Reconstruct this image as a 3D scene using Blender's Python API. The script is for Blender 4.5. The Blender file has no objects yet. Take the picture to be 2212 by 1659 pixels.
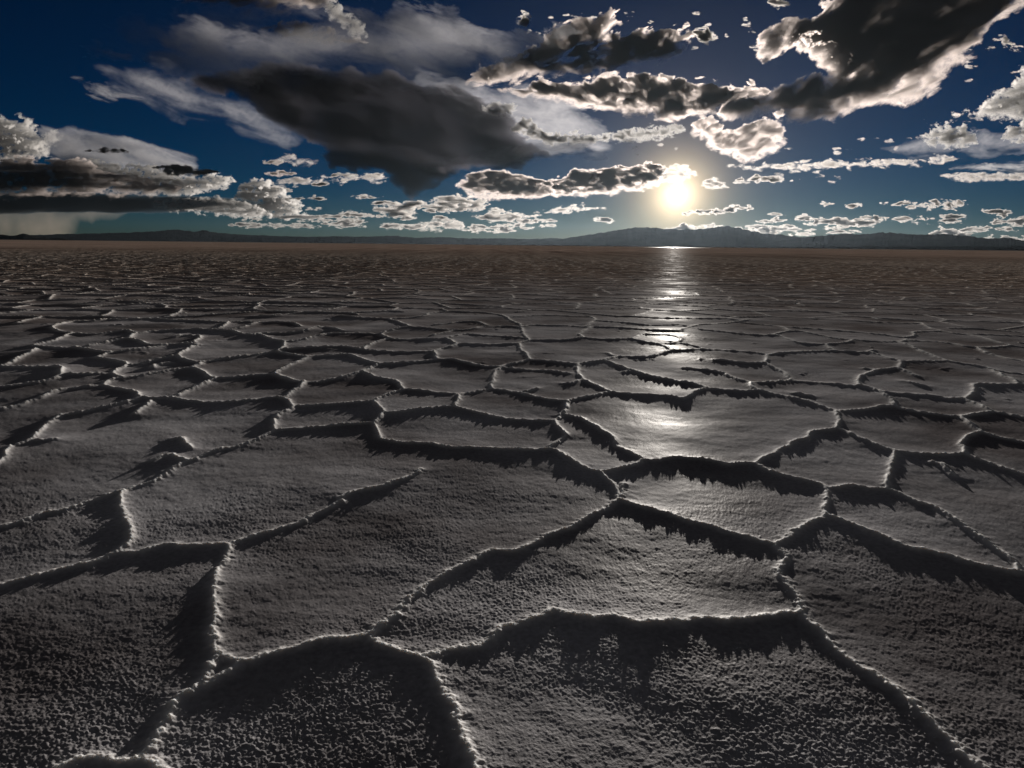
import bpy, math, random
import numpy as np
from mathutils import Matrix, Vector

# ------------------------------------------------------------------ camera, light, exposure
FV = 1580.0                       # focal length, in the 2212-wide view the scene was measured in
PITCH, ROLL = math.radians(10.75), math.radians(0.62)
EYE = np.array((0.0, 0.0, 1.0))
FWD = np.array((0.0, math.cos(PITCH), -math.sin(PITCH)))
UP0 = np.array((0.0, math.sin(PITCH), math.cos(PITCH)))
XAX = np.array((1.0, 0.0, 0.0))
RIGHT = XAX * math.cos(ROLL) + UP0 * math.sin(ROLL)
UP = UP0 * math.cos(ROLL) - XAX * math.sin(ROLL)

sc = bpy.context.scene
COL = sc.collection
cd = bpy.data.cameras.new('camera')
cam = bpy.data.objects.new('camera', cd)
COL.objects.link(cam)
m = Matrix.Identity(4)
for k in range(3):
    m[k][0], m[k][1], m[k][2], m[k][3] = RIGHT[k], UP[k], -FWD[k], EYE[k]
cam.matrix_world = m
cd.sensor_fit = 'HORIZONTAL'
cd.angle = 2 * math.atan(1106 / FV)
cd.clip_start, cd.clip_end = 0.05, 600000
sc.camera = cam


def ray(vx, vy):
    d = RIGHT * ((vx - 1106) / FV) + UP * ((829.5 - vy) / FV) + FWD
    return d / np.linalg.norm(d)


SUN = ray(1462, 420)
SUN_EL = math.asin(SUN[2])
SUN_AZ = math.atan2(SUN[0], SUN[1])          # clockwise from +Y

sc.view_settings.view_transform = 'Standard'
sc.view_settings.look = 'None'
sc.view_settings.exposure = 0.0
sc.view_settings.gamma = 1.0

w = bpy.data.worlds.new('World')
sc.world = w
w.use_nodes = True
nt = w.node_tree
nt.nodes.clear()
N, L = nt.nodes.new, nt.links.new
out = N('ShaderNodeOutputWorld')
bg = N('ShaderNodeBackground')
sky = N('ShaderNodeTexSky')
sky.sky_type = 'NISHITA'
sky.sun_disc = False
sky.sun_elevation = SUN_EL
sky.sun_rotation = SUN_AZ
sky.altitude = 3600
sky.air_density = 1.0
sky.dust_density = 0.8
sky.ozone_density = 4.0
gam = N('ShaderNodeGamma')
gam.inputs['Gamma'].default_value = 1.6
hsv = N('ShaderNodeHueSaturation')
hsv.inputs['Saturation'].default_value = 1.08
hsv.inputs['Value'].default_value = 33.0
hsv.inputs['Hue'].default_value = 0.489
pre = N('ShaderNodeVectorMath'); pre.operation = 'SCALE'; pre.inputs['Scale'].default_value = 0.03
L(sky.outputs[0], pre.inputs[0])
L(pre.outputs[0], gam.inputs[0])
L(gam.outputs[0], hsv.inputs['Color'])
# the sun's own disc and the bright air round it, by angle from the sun
tc = N('ShaderNodeTexCoord')
dot = N('ShaderNodeVectorMath'); dot.operation = 'DOT_PRODUCT'
nrm = N('ShaderNodeVectorMath'); nrm.operation = 'NORMALIZE'
L(tc.outputs['Generated'], nrm.inputs[0])
L(nrm.outputs[0], dot.inputs[0])
dot.inputs[1].default_value = tuple(SUN)
ac = N('ShaderNodeMath'); ac.operation = 'ARCCOSINE'
L(dot.outputs['Value'], ac.inputs[0])


def expo(width, amp):
    a = N('ShaderNodeMath'); a.operation = 'MULTIPLY'
    L(ac.outputs[0], a.inputs[0]); a.inputs[1].default_value = -1.0 / width
    e = N('ShaderNodeMath'); e.operation = 'EXPONENT'
    L(a.outputs[0], e.inputs[0])
    s = N('ShaderNodeMath'); s.operation = 'MULTIPLY'
    L(e.outputs[0], s.inputs[0]); s.inputs[1].default_value = amp
    return s.outputs[0]


def add(a, b):
    s = N('ShaderNodeMath'); s.operation = 'ADD'
    L(a, s.inputs[0]); L(b, s.inputs[1])
    return s.outputs[0]


disc = N('ShaderNodeMapRange'); disc.interpolation_type = 'SMOOTHSTEP'
L(ac.outputs[0], disc.inputs['Value'])
disc.inputs['From Min'].default_value = 0.0
disc.inputs['From Max'].default_value = 0.014
disc.inputs['To Min'].default_value = 30.0
disc.inputs['To Max'].default_value = 0.0
glow = add(add(add(expo(0.019, 62.0), expo(0.045, 5.0)), expo(0.09, 2.0)), disc.outputs[0])
# grey overcast added out of view, behind and above, to darken and neutralise shadows
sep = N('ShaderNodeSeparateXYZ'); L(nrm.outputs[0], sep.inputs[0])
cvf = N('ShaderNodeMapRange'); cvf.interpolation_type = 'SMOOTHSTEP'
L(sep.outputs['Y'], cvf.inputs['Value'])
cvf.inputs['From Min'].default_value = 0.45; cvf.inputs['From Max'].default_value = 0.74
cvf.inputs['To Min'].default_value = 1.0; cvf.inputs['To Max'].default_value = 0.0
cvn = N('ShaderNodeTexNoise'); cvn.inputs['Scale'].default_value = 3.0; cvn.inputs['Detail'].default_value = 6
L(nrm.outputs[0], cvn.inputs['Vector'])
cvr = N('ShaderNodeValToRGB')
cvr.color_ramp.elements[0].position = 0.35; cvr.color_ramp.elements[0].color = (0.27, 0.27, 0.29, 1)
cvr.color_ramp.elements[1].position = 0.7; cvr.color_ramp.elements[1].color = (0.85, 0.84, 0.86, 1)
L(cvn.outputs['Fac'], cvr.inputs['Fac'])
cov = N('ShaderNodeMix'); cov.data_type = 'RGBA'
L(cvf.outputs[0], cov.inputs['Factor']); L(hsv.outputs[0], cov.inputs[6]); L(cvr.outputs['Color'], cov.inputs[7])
gcol = N('ShaderNodeVectorMath'); gcol.operation = 'SCALE'
gcol.inputs[0].default_value = (1.0, 0.76, 0.46)
L(glow, gcol.inputs['Scale'])
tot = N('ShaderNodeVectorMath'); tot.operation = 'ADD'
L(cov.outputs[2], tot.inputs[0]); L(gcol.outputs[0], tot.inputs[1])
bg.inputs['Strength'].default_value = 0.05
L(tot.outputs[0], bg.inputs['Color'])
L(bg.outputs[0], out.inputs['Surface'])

sl = bpy.data.lights.new('sun', 'SUN')
sl.energy = 5.0
sl.angle = math.radians(0.5)
sl.color = (1.0, 0.93, 0.85)
so = bpy.data.objects.new('sun', sl)
COL.objects.link(so)
so.rotation_euler = Vector(tuple(SUN)).to_track_quat('Z', 'Y').to_euler()

sc.cycles.volume_bounces = 0
sc.cycles.max_bounces = 6
sc.cycles.transparent_max_bounces = 64
sc.cycles.use_denoising = True

# ------------------------------------------------------------------ helpers
RNG = np.random.default_rng(7)
PERM = np.concatenate([RNG.permutation(512)] * 2).astype(np.int32)
_ang = RNG.random(512) * 2 * math.pi
GX, GY = np.cos(_ang).astype(np.float32), np.sin(_ang).astype(np.float32)


def noise(x, y, seed=0):
    """gradient noise, about -0.7 .. 0.7"""
    x = np.asarray(x, np.float64) + seed * 17.31
    y = np.asarray(y, np.float64) - seed * 9.77
    xi, yi = np.floor(x), np.floor(y)
    fx, fy = (x - xi).astype(np.float32), (y - yi).astype(np.float32)
    xi = xi.astype(np.int64) & 511
    yi = yi.astype(np.int64) & 511
    u = fx * fx * fx * (fx * (fx * 6 - 15) + 10)
    v = fy * fy * fy * (fy * (fy * 6 - 15) + 10)
    x1, y1 = (xi + 1) & 511, (yi + 1) & 511

    def g(ix, iy, dx, dy):
        h = PERM[PERM[ix] + iy]
        return GX[h] * dx + GY[h] * dy
    a = g(xi, yi, fx, fy); b = g(x1, yi, fx - 1, fy)
    c = g(xi, y1, fx, fy - 1); d = g(x1, y1, fx - 1, fy - 1)
    a = a + u * (b - a)
    c = c + u * (d - c)
    return a + v * (c - a)


def fbm(x, y, oct=4, gain=0.5, seed=0, ridged=False):
    t, amp, f, tot = 0, 1.0, 1.0, 0
    for k in range(oct):
        n = noise(x * f, y * f, seed + k * 3)
        if ridged:
            n = 0.5 - np.abs(n) * 1.6
        t = t + amp * n
        tot += amp
        amp *= gain
        f *= 2.03
    return t / tot


def sstep(a, b, x):
    t = np.clip((x - a) / (b - a), 0, 1)
    return t * t * (3 - 2 * t)


def mesh_from(name, verts, quads, mat, smooth=True):
    """quads: int array (n,4); a triangle repeats its last corner"""
    me = bpy.data.meshes.new(name)
    verts = np.ascontiguousarray(verts, np.float32)
    quads = np.ascontiguousarray(quads, np.int32)
    me.vertices.add(len(verts))
    me.vertices.foreach_set('co', verts.ravel())
    me.loops.add(quads.size)
    me.loops.foreach_set('vertex_index', quads.ravel())
    me.polygons.add(len(quads))
    me.polygons.foreach_set('loop_start', np.arange(0, quads.size, 4, dtype=np.int32))
    me.polygons.foreach_set('use_smooth', np.full(len(quads), smooth))
    me.update(calc_edges=True)
    if mat:
        me.materials.append(mat)
    o = bpy.data.objects.new(name, me)
    COL.objects.link(o)
    return o


def grid_quads(nr, nc):
    i = np.arange(nr * nc).reshape(nr, nc)
    return np.stack([i[:-1, :-1], i[:-1, 1:], i[1:, 1:], i[1:, :-1]], -1).reshape(-1, 4)


def tag(o, label, cat=None, group=None, kind=None):
    o['label'] = label
    if cat: o['category'] = cat
    if group: o['group'] = group
    if kind: o['kind'] = kind
    return o


def new_mat(name):
    mt = bpy.data.materials.new(name)
    mt.use_nodes = True
    t = mt.node_tree
    t.nodes.clear()
    return mt, t, t.nodes.new, t.links.new


# ------------------------------------------------------------------ materials of the setting
def salt_material():
    mt, t, N, L = new_mat('salt')
    o = N('ShaderNodeOutputMaterial')
    b = N('ShaderNodeBsdfPrincipled')
    gl = N('ShaderNodeBsdfAnisotropic')
    gl.inputs['Color'].default_value = (.9, .9, .9, 1)
    ms = N('ShaderNodeMixShader'); ms.inputs['Fac'].default_value = 0.03
    L(b.outputs[0], ms.inputs[1]); L(gl.outputs[0], ms.inputs[2])
    L(ms.outputs[0], o.inputs['Surface'])
    g = N('ShaderNodeNewGeometry')
    # broad brownish and greyish patches of the crust
    n1 = N('ShaderNodeTexNoise'); n1.inputs['Scale'].default_value = 0.9; n1.inputs['Detail'].default_value = 5
    L(g.outputs['Position'], n1.inputs['Vector'])
    r1 = N('ShaderNodeValToRGB')
    r1.color_ramp.elements[0].position = 0.36; r1.color_ramp.elements[0].color = (0.235, 0.215, 0.218, 1)
    r1.color_ramp.elements[1].position = 0.62; r1.color_ramp.elements[1].color = (0.57, 0.56, 0.585, 1)
    L(n1.outputs['Fac'], r1.inputs['Fac'])
    n2 = N('ShaderNodeTexNoise'); n2.inputs['Scale'].default_value = 70; n2.inputs['Detail'].default_value = 4
    L(g.outputs['Position'], n2.inputs['Vector'])
    r2 = N('ShaderNodeMapRange')
    r2.inputs['From Min'].default_value = 0.3; r2.inputs['From Max'].default_value = 0.7
    r2.inputs['To Min'].default_value = 0.8; r2.inputs['To Max'].default_value = 1.2
    L(n2.outputs['Fac'], r2.inputs['Value'])
    mx = N('ShaderNodeVectorMath'); mx.operation = 'SCALE'
    L(r1.outputs['Color'], mx.inputs[0]); L(r2.outputs[0], mx.inputs['Scale'])
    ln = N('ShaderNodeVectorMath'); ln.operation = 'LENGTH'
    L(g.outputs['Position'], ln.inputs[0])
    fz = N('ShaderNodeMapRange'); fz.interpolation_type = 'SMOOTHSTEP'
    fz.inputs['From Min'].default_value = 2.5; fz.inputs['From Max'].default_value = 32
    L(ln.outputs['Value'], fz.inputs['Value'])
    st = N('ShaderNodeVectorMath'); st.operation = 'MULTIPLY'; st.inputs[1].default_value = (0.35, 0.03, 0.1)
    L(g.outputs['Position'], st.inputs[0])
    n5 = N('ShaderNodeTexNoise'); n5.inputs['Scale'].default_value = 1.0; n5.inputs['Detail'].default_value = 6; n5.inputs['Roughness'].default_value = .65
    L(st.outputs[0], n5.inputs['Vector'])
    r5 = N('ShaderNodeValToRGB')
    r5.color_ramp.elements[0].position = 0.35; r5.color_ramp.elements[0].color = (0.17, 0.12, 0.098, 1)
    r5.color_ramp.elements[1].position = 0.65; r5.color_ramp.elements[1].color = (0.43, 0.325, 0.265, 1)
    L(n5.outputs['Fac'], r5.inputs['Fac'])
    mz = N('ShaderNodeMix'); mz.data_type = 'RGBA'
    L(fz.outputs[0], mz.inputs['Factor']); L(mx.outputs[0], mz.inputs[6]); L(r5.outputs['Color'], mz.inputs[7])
    gf = N('ShaderNodeMapRange')
    gf.inputs['To Min'].default_value = 0.021; gf.inputs['To Max'].default_value = 0.006
    L(fz.outputs[0], gf.inputs['Value']); L(gf.outputs[0], ms.inputs['Fac'])
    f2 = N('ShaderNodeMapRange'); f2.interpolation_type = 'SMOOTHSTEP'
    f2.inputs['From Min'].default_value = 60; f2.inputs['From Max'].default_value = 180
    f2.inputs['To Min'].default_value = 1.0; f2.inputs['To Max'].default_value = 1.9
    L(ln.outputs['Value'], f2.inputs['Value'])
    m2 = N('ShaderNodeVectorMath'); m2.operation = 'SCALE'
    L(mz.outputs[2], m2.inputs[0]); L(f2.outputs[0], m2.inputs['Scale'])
    # crests: clean salt, coloured paler still to put sunlit rims into the colour
    at = N('ShaderNodeAttribute'); at.attribute_name = 'crest'
    mc = N('ShaderNodeMix'); mc.data_type = 'RGBA'
    cf = N('ShaderNodeMath'); cf.operation = 'MULTIPLY_ADD'; cf.inputs[1].default_value = -0.1; cf.inputs[2].default_value = 1.0
    L(fz.outputs[0], cf.inputs[0])
    cg = N('ShaderNodeMath'); cg.operation = 'MULTIPLY'
    L(cf.outputs[0], cg.inputs[0]); L(at.outputs['Fac'], cg.inputs[1])
    L(cg.outputs[0], mc.inputs['Factor'])
    L(m2.outputs[0], mc.inputs[6])
    cc = N('ShaderNodeMix'); cc.data_type = 'RGBA'
    L(fz.outputs[0], cc.inputs['Factor'])
    cc.inputs[6].default_value = (0.92, 0.90, 0.885, 1); cc.inputs[7].default_value = (0.88, 0.72, 0.58, 1)
    L(cc.outputs[2], mc.inputs[7])
    L(mc.outputs[2], b.inputs['Base Color'])
    b.subsurface_method = 'RANDOM_WALK'
    sw = N('ShaderNodeMath'); sw.operation = 'MULTIPLY'; sw.inputs[1].default_value = 0.9
    L(at.outputs['Fac'], sw.inputs[0]); L(sw.outputs[0], b.inputs['Subsurface Weight'])
    b.inputs['Subsurface Radius'].default_value = (1.0, 0.95, 0.90)
    b.inputs['Subsurface Scale'].default_value = 0.010
    b.inputs['Subsurface Anisotropy'].default_value = 0.75
    rr = N('ShaderNodeMapRange')
    rr.inputs['From Min'].default_value = 0.36; rr.inputs['From Max'].default_value = 0.64
    rr.inputs['To Min'].default_value = 0.35; rr.inputs['To Max'].default_value = 0.66
    L(n1.outputs['Fac'], rr.inputs['Value'])
    L(rr.outputs[0], gl.inputs['Roughness'])
    b.inputs['Roughness'].default_value = 0.8
    b.inputs['IOR'].default_value = 1.45
    b.inputs['Specular IOR Level'].default_value = 0.0
    n3 = N('ShaderNodeTexNoise'); n3.inputs['Scale'].default_value = 260; n3.inputs['Detail'].default_value = 3
    L(g.outputs['Position'], n3.inputs['Vector'])
    n6 = N('ShaderNodeTexNoise'); n6.inputs['Scale'].default_value = 0.9; n6.inputs['Detail'].default_value = 3
    L(g.outputs['Position'], n6.inputs['Vector'])
    bf = N('ShaderNodeBump'); bf.inputs['Distance'].default_value = 0.25
    fzz = N('ShaderNodeMath'); fzz.operation = 'MULTIPLY'; fzz.inputs[1].default_value = 0.5
    L(fz.outputs[0], fzz.inputs[0]); L(fzz.outputs[0], bf.inputs['Strength'])
    L(n6.outputs['Fac'], bf.inputs['Height'])
    bp = N('ShaderNodeBump'); bp.inputs['Strength'].default_value = 0.35; bp.inputs['Distance'].default_value = 0.002
    L(n3.outputs['Fac'], bp.inputs['Height']); L(bf.outputs[0], bp.inputs['Normal'])
    L(bp.outputs[0], b.inputs['Normal']); L(bp.outputs[0], gl.inputs['Normal'])
    return mt


def plain_material(name, c0, c1, scale, rough=0.9):
    mt, t, N, L = new_mat(name)
    o = N('ShaderNodeOutputMaterial')
    b = N('ShaderNodeBsdfPrincipled')
    L(b.outputs[0], o.inputs['Surface'])
    g = N('ShaderNodeNewGeometry')
    n = N('ShaderNodeTexNoise'); n.inputs['Scale'].default_value = scale; n.inputs['Detail'].default_value = 6
    L(g.outputs['Position'], n.inputs['Vector'])
    r = N('ShaderNodeValToRGB')
    r.color_ramp.elements[0].position = 0.35; r.color_ramp.elements[0].color = (*c0, 1)
    r.color_ramp.elements[1].position = 0.65; r.color_ramp.elements[1].color = (*c1, 1)
    L(n.outputs['Fac'], r.inputs['Fac'])
    L(r.outputs['Color'], b.inputs['Base Color'])
    b.inputs['Roughness'].default_value = rough
    b.inputs['Specular IOR Level'].default_value = 0.0
    return mt


# ------------------------------------------------------------------ the salt flat
# ridge lines measured on the ground, in windows A B C (far) and D E F (near)
TRACE = {
'A': """1210,1515 1280,1495 1350,1465 1450,1430 1540,1415 1620,1385 1700,1350 1790,1310 1900,1300 2000,1290 2100,1280 2212,1268
1790,1312 1775,1260 1790,1230 1830,1200 1880,1180 1910,1158
1910,1155 1870,1120 1800,1100 1700,1110 1600,1120 1500,1130 1400,1132 1300,1125 1200,1115 1110,1100 1030,1105 940,1105 905,1100
1910,1150 1980,1155 2080,1150 2212,1141
905,1105 830,1130 700,1160 600,1180 500,1200 400,1215 360,1235 300,1280 240,1330 180,1380 100,1410 75,1420 40,1470 0,1515 -80,1560
180,1380 260,1378 340,1370
980,1125 950,1150 915,1175 880,1205
905,1100 890,1070 840,1055 780,1045 720,1035 660,1022
660,1022 580,1030 480,1040 400,1050 330,1070 280,1095 200,1120 150,1140 60,1160 0,1170 -90,1185
660,1020 700,995 750,975 800,968
790,968 735,945 750,920 790,900 825,882
800,970 900,960 1000,940 1100,920 1200,905 1240,902
1240,902 1280,885 1305,868
1240,903 1300,915 1340,945 1390,970
1390,970 1480,965 1580,955 1680,950 1770,945
1390,970 1330,1000 1260,1030 1200,1060 1150,1085 1110,1100
1770,945 1830,965 1900,990 1960,1002 2060,1000 2150,985 2212,977
1970,1005 1940,1040 1900,1060 1870,1085 1840,1105
1770,945 1830,915 1880,890 1930,865 1980,840 2010,828 2100,825 2212,818
825,882 780,862 720,852 660,845 625,840
825,882 920,875 1000,855 1080,840 1142,832
1142,832 1200,850 1260,862 1305,868
1142,832 1190,805 1230,775 1285,756
1305,866 1380,855 1460,840 1560,825 1660,815 1740,800 1800,795
1800,795 1850,805 1920,820 1995,832
1800,793 1835,770 1842,735
625,840 660,825 710,808 800,798 900,785 1000,770 1100,750 1200,748 1290,755
706,807 620,795 540,785 480,772 400,775 320,770 260,768 215,760
235,785 180,815 100,850 40,875 5,885
215,760 270,745 340,730 400,705 440,690 460,682 450,675 400,668 345,655 345,640 400,620 480,600 600,598 700,585 760,590 860,585 960,583 1010,580
5,885 100,895 200,898 300,900 392,902 400,940 395,960 340,985 250,1005 150,1015 50,1025 0,1030 -80,1040
5,885 -60,880 -120,870
395,958 480,955 560,955 650,945 740,942
480,772 560,765 640,750 740,730 830,718 900,730 960,750 1060,754
830,718 850,700 890,683
462,682 620,682 740,668 820,660 885,682 960,672 1060,662 1200,655 1300,652 1400,655 1500,660 1560,680 1640,695 1675,687 1740,710 1800,725 1842,735
1250,745 1290,720 1297,695 1280,690
1120,700 1180,690 1240,688
1842,782 1900,780 2000,775 2100,772 2212,767
1500,655 1580,640 1660,615 1700,612 1800,608 1900,610 1945,632
1680,682 1780,680 1880,675 1980,665 2040,645 2120,640 2212,662
1842,735 1940,725 2040,700 2140,680 2212,678
1010,580 1080,575 1140,555 1200,548
1010,580 1100,592 1200,598 1320,600 1450,605 1600,602 1660,612
1370,657 1440,640 1480,607
990,900 1010,885 1060,875 1100,870""",
'B': """0,1268 100,1265 200,1262
0,1140 100,1135 203,1130
203,1130 250,1165 278,1197
278,1197 240,1235 203,1264
280,1199 380,1195 480,1180 560,1172 650,1162 737,1158
203,1264 240,1320 265,1368 400,1385 520,1390 600,1395 700,1425 850,1430 1000,1435 1200,1440 1350,1440
1350,1440 1390,1450 1460,1490 1530,1530 1600,1560 1680,1582
203,1130 260,1100 330,1070 405,1045
405,1045 380,1010 350,990 290,980 220,970 170,950 138,935
405,1045 500,1050 600,1060 700,1068 800,1068 880,1055 965,1034
0,976 80,950 138,935
138,935 170,920 200,900 240,882
240,882 180,865 120,845 60,820 0,817
240,884 330,875 440,865 540,855 620,845
620,845 700,845 760,855 850,875 940,890 1042,892
618,843 600,798
600,797 500,797 400,800 300,798 200,795 140,788 60,775 0,768
603,798 650,780 700,765 745,748
1042,893 990,935 985,980 968,1032
1042,892 1100,875 1160,865 1220,850
1050,897 1150,908 1250,912 1350,920 1450,935 1527,942
970,1034 1050,1045 1150,1065 1250,1090 1350,1115 1457,1132
790,1068 755,1085 755,1115 738,1158
738,1159 820,1175 900,1195 980,1215 1080,1230 1180,1240 1300,1248 1385,1249
1457,1132 1450,1180 1420,1210 1385,1248
1457,1132 1550,1105 1650,1085 1745,1059
1385,1249 1405,1290 1440,1335 1435,1370 1395,1390 1360,1420 1352,1440
1422,1208 1500,1220 1560,1240 1640,1280 1720,1330 1770,1370 1800,1410 1860,1450 1920,1480 1952,1497
1527,942 1530,910 1525,878
1527,943 1580,985 1640,1015 1700,1040 1745,1059
1430,1005 1490,1005 1545,985 1600,996
1190,1060 1240,1045 1275,1035
1745,1059 1850,1070 1950,1072 2050,1078 2140,1088 2212,1108
1220,850 1200,820 1160,780 1150,744
1220,850 1320,855 1420,865 1525,878
1525,876 1600,865 1680,855 1720,845 1770,830 1850,825 1960,830 2050,815 2142,789
1690,851 1740,865 1800,890 1880,920 1960,945 2050,965 2150,985 2212,995
1830,930 1900,925 1960,945
1150,744 1050,745 940,748 840,745 745,748
1150,744 1212,724
745,748 715,730 682,712
682,712 600,715 500,715 400,718 320,710 252,680
682,712 750,695 820,682 900,690 1000,695 1100,700 1195,708
590,690 660,675 720,660
140,788 180,755 240,730 300,712
252,680 180,680 90,675 0,678
252,680 320,660 400,642 480,640 580,645 700,655 800,655 860,648 900,635 1000,632 1100,630 1167,638
1167,638 1180,680 1200,705 1214,722
1214,722 1320,720 1440,720 1540,710 1567,705
1170,636 1230,622 1350,622 1480,625 1590,632 1700,632 1850,640 1980,650 2050,655 2212,660
1567,704 1540,680 1580,655 1612,634
1567,705 1680,715 1800,715 1882,711
1882,711 1910,695 1960,680 2050,680 2130,685 2190,700 2200,720 2150,740 2060,745
1882,712 1960,730 2050,745 2100,765 2142,788
2142,788 2212,785
560,545 640,535 740,532 840,538 920,540 1000,550 1060,565 1100,595 1150,615 1168,636
560,545 540,560 420,575 320,582 330,590 380,610 440,637
0,565 100,575 200,578 320,582
600,622 700,610 780,600 880,600 940,622
1100,568 1200,562 1350,558 1500,562 1620,568 1642,590 1620,605 1590,630
1642,592 1750,600 1880,610 2000,622 2100,620 2212,617
1720,800 1750,815 1775,820""",
'C': """0,785 150,783 300,790 420,800 500,808 545,820
545,822 550,845 525,866
525,868 440,870 350,865 280,855 200,852
525,868 580,895 640,925 670,945 690,975 707,982
545,822 620,808 700,800 800,795 900,790 1000,790 1100,798 1225,800
1225,800 1300,825 1360,845 1412,859
1200,797 1245,788
1412,860 1415,880 1390,902 1320,910 1250,918 1190,945 1140,970 1130,990 1138,1020
1412,860 1500,860 1600,858 1720,857 1760,865 1860,880 1950,895 2010,913
2010,913 2060,945 2130,975 2185,1012
2010,912 2100,928 2212,942 2300,955
1390,903 1440,920 1480,940 1520,955
1180,905 1230,912
707,982 640,988 560,998 445,1000
707,982 800,988 900,995 1000,1005 1080,1018 1138,1022
445,1000 380,985 300,955 240,930 150,915 0,905
445,1000 450,1030 490,1052
0,1110 50,1085 110,1050 160,1042 300,1052 400,1060 490,1052
150,1036 80,1010 0,992
490,1052 580,1075 680,1095 780,1120 860,1145 940,1170 1010,1190
1010,1190 1100,1182 1200,1172 1300,1160 1380,1158
1380,1158 1340,1105 1290,1068
1290,1068 1220,1040 1138,1021
1290,1068 1400,1075 1500,1080 1620,1085 1720,1100 1835,1101
1835,1101 1880,1070 1890,1040 1882,1010
1882,1010 1960,1010 2060,1010 2185,1012 2212,1015 2300,1022
1835,1103 1900,1140 1960,1170 2010,1190
2010,1190 1930,1205 1860,1212 1800,1224
2010,1190 2090,1205 2212,1230 2300,1245
1380,1159 1450,1175 1550,1195 1650,1212 1740,1222 1800,1225
1800,1226 1850,1265 1890,1300 1925,1326
1925,1327 1870,1345 1820,1370 1800,1400 1815,1440 1832,1470
1925,1326 2000,1345 2100,1372 2212,1392 2300,1410
1832,1470 1700,1475 1600,1470 1500,1465 1385,1447
1385,1447 1300,1425 1220,1395 1140,1365 1080,1335 1002,1300
1832,1470 1900,1500 1980,1525 2050,1550 2130,1580 2212,1605 2300,1630
1002,1300 1010,1260 1000,1225 1010,1192
1002,1300 920,1315 850,1325 820,1350 790,1375 720,1395 660,1425 600,1455 560,1480 520,1500 470,1530
1385,1450 1360,1500 1355,1550 1340,1600 1318,1690
470,1530 400,1525 300,1530 230,1510 130,1495 0,1480
-80,728 0,740 60,752 140,780
0,620 60,640 130,655 200,660 300,670 400,680 500,685 582,686
582,686 620,690 680,715 760,740 850,745 932,750
582,686 640,672 690,661
690,661 760,662 850,680 920,695 1000,712 1092,721
932,750 1020,742 1080,735 1110,720 1200,728 1320,732 1440,725 1450,712
1440,722 1550,725 1650,730 1750,745 1850,765 1950,770 2050,765 2132,753
2132,753 2212,765 2300,772
932,751 960,780 1000,790
1400,733 1460,755 1520,780 1580,805 1640,830 1720,857
1915,769 1940,790 2000,815 2100,840 2212,860 2300,875
640,632 760,640 900,650 1050,660 1200,672 1320,685 1420,700 1500,690 1500,668 1600,662 1680,660
1680,660 1760,675 1880,690 1980,715 2060,740 2132,753
350,600 450,610 560,622 640,632 690,661
0,650 100,620 250,610 350,598 440,585
1100,590 1200,600 1350,605 1500,610 1545,607 1600,640 1680,660
1420,990 1460,995 1520,1010 1570,1020
725,1072 770,1080 830,1090""",
'D': """0,397 120,370 240,325 360,300 540,235 600,218 655,205
-90,420 0,397
655,205 710,185 800,155 870,115 930,80 985,50 1040,40
985,50 930,25 900,15 860,25 810,48
1000,-20 985,-45 960,-70 920,-65
655,205 640,240 645,320 665,380 695,425 690,465 660,500 625,525
625,525 560,555 480,590 380,605 250,640 160,665 60,695 0,710 -90,735
625,525 680,540 780,520 850,500 910,490 950,500 1050,497 1150,492 1210,495
1210,495 1270,470 1370,440 1500,405 1600,370 1650,335 1720,305 1800,265
1210,497 1190,540 1165,600 1145,640 1150,700 1140,800 1125,900 1120,960 1140,1000 1150,1060 1155,1085
1155,1085 1210,1105 1275,1112
1275,1112 1340,1100 1400,1075 1500,1060 1580,1045 1660,1020 1720,1010 1800,1002
1152,1085 1110,1130 1080,1190 1065,1230 1030,1260 980,1290 940,1320 910,1370 880,1420 850,1470 800,1530 760,1580 700,1630
1275,1112 1230,1150 1180,1185 1120,1220 1065,1250
300,1690 360,1659 420,1635 460,1625 540,1630 620,1645 700,1630 760,1625 820,1650 880,1700""",
'E': """0,250 60,220 130,205 220,190 280,165 340,145 395,120 430,95
0,1003 60,995 155,982
155,982 200,930 270,880 300,840 350,790 420,735 480,685 560,635 620,605 680,575 740,540 800,522 870,525 920,520 1000,490 1050,460 1120,430 1200,405 1260,360 1320,335 1390,295 1462,248
155,983 210,1020 270,1045 330,1070 380,1090 415,1106
415,1106 470,1085 560,1060 650,1042 740,1030 800,990 860,945 940,920 1000,895 1060,880 1110,845 1180,860 1270,880 1350,888 1440,880 1500,895 1580,920 1680,905 1800,904
415,1106 455,1120 490,1180 515,1225 550,1280 600,1340 630,1410 640,1460 660,1520 665,1580 685,1640 700,1720
1462,246 1450,200 1430,165 1390,130 1368,104
1368,104 1430,100 1500,80 1560,55 1595,38 1660,38 1740,25 1800,20
1475,240 1482,200 1486,165
1465,248 1560,275 1640,300 1720,325 1800,355""",
'F': """0,355 60,375 140,395 220,425 300,445 380,470 450,485 496,497
380,62 450,95 520,120 600,145 700,165 755,190
755,190 820,190 900,182 1000,195 1085,200 1150,225 1220,260 1320,285 1380,320 1450,375 1520,420 1580,455 1640,500 1700,545 1750,590 1765,622
755,190 765,250 760,290 755,335
755,337 710,360 670,390 640,410 590,440 540,470 496,497
755,337 830,365 900,390 980,425 1060,450 1130,480 1210,510 1300,530 1400,550 1500,580 1600,605 1700,625 1800,632 1900,640
1085,200 1070,180 1090,130 1100,80
496,497 520,530 540,570 510,600 500,660 530,680 560,720 600,770 630,810 640,852
0,905 60,890 130,885 200,890 280,882 380,880 440,865 540,850 640,852
640,853 680,905 750,960 790,1015 840,1065 890,1115 960,1155 1000,1185 1060,1225 1130,1265 1180,1310 1240,1370 1300,1425 1350,1475 1400,1525 1450,1575 1510,1620 1600,1700
1320,55 1370,70 1400,95 1440,130""",
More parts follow.
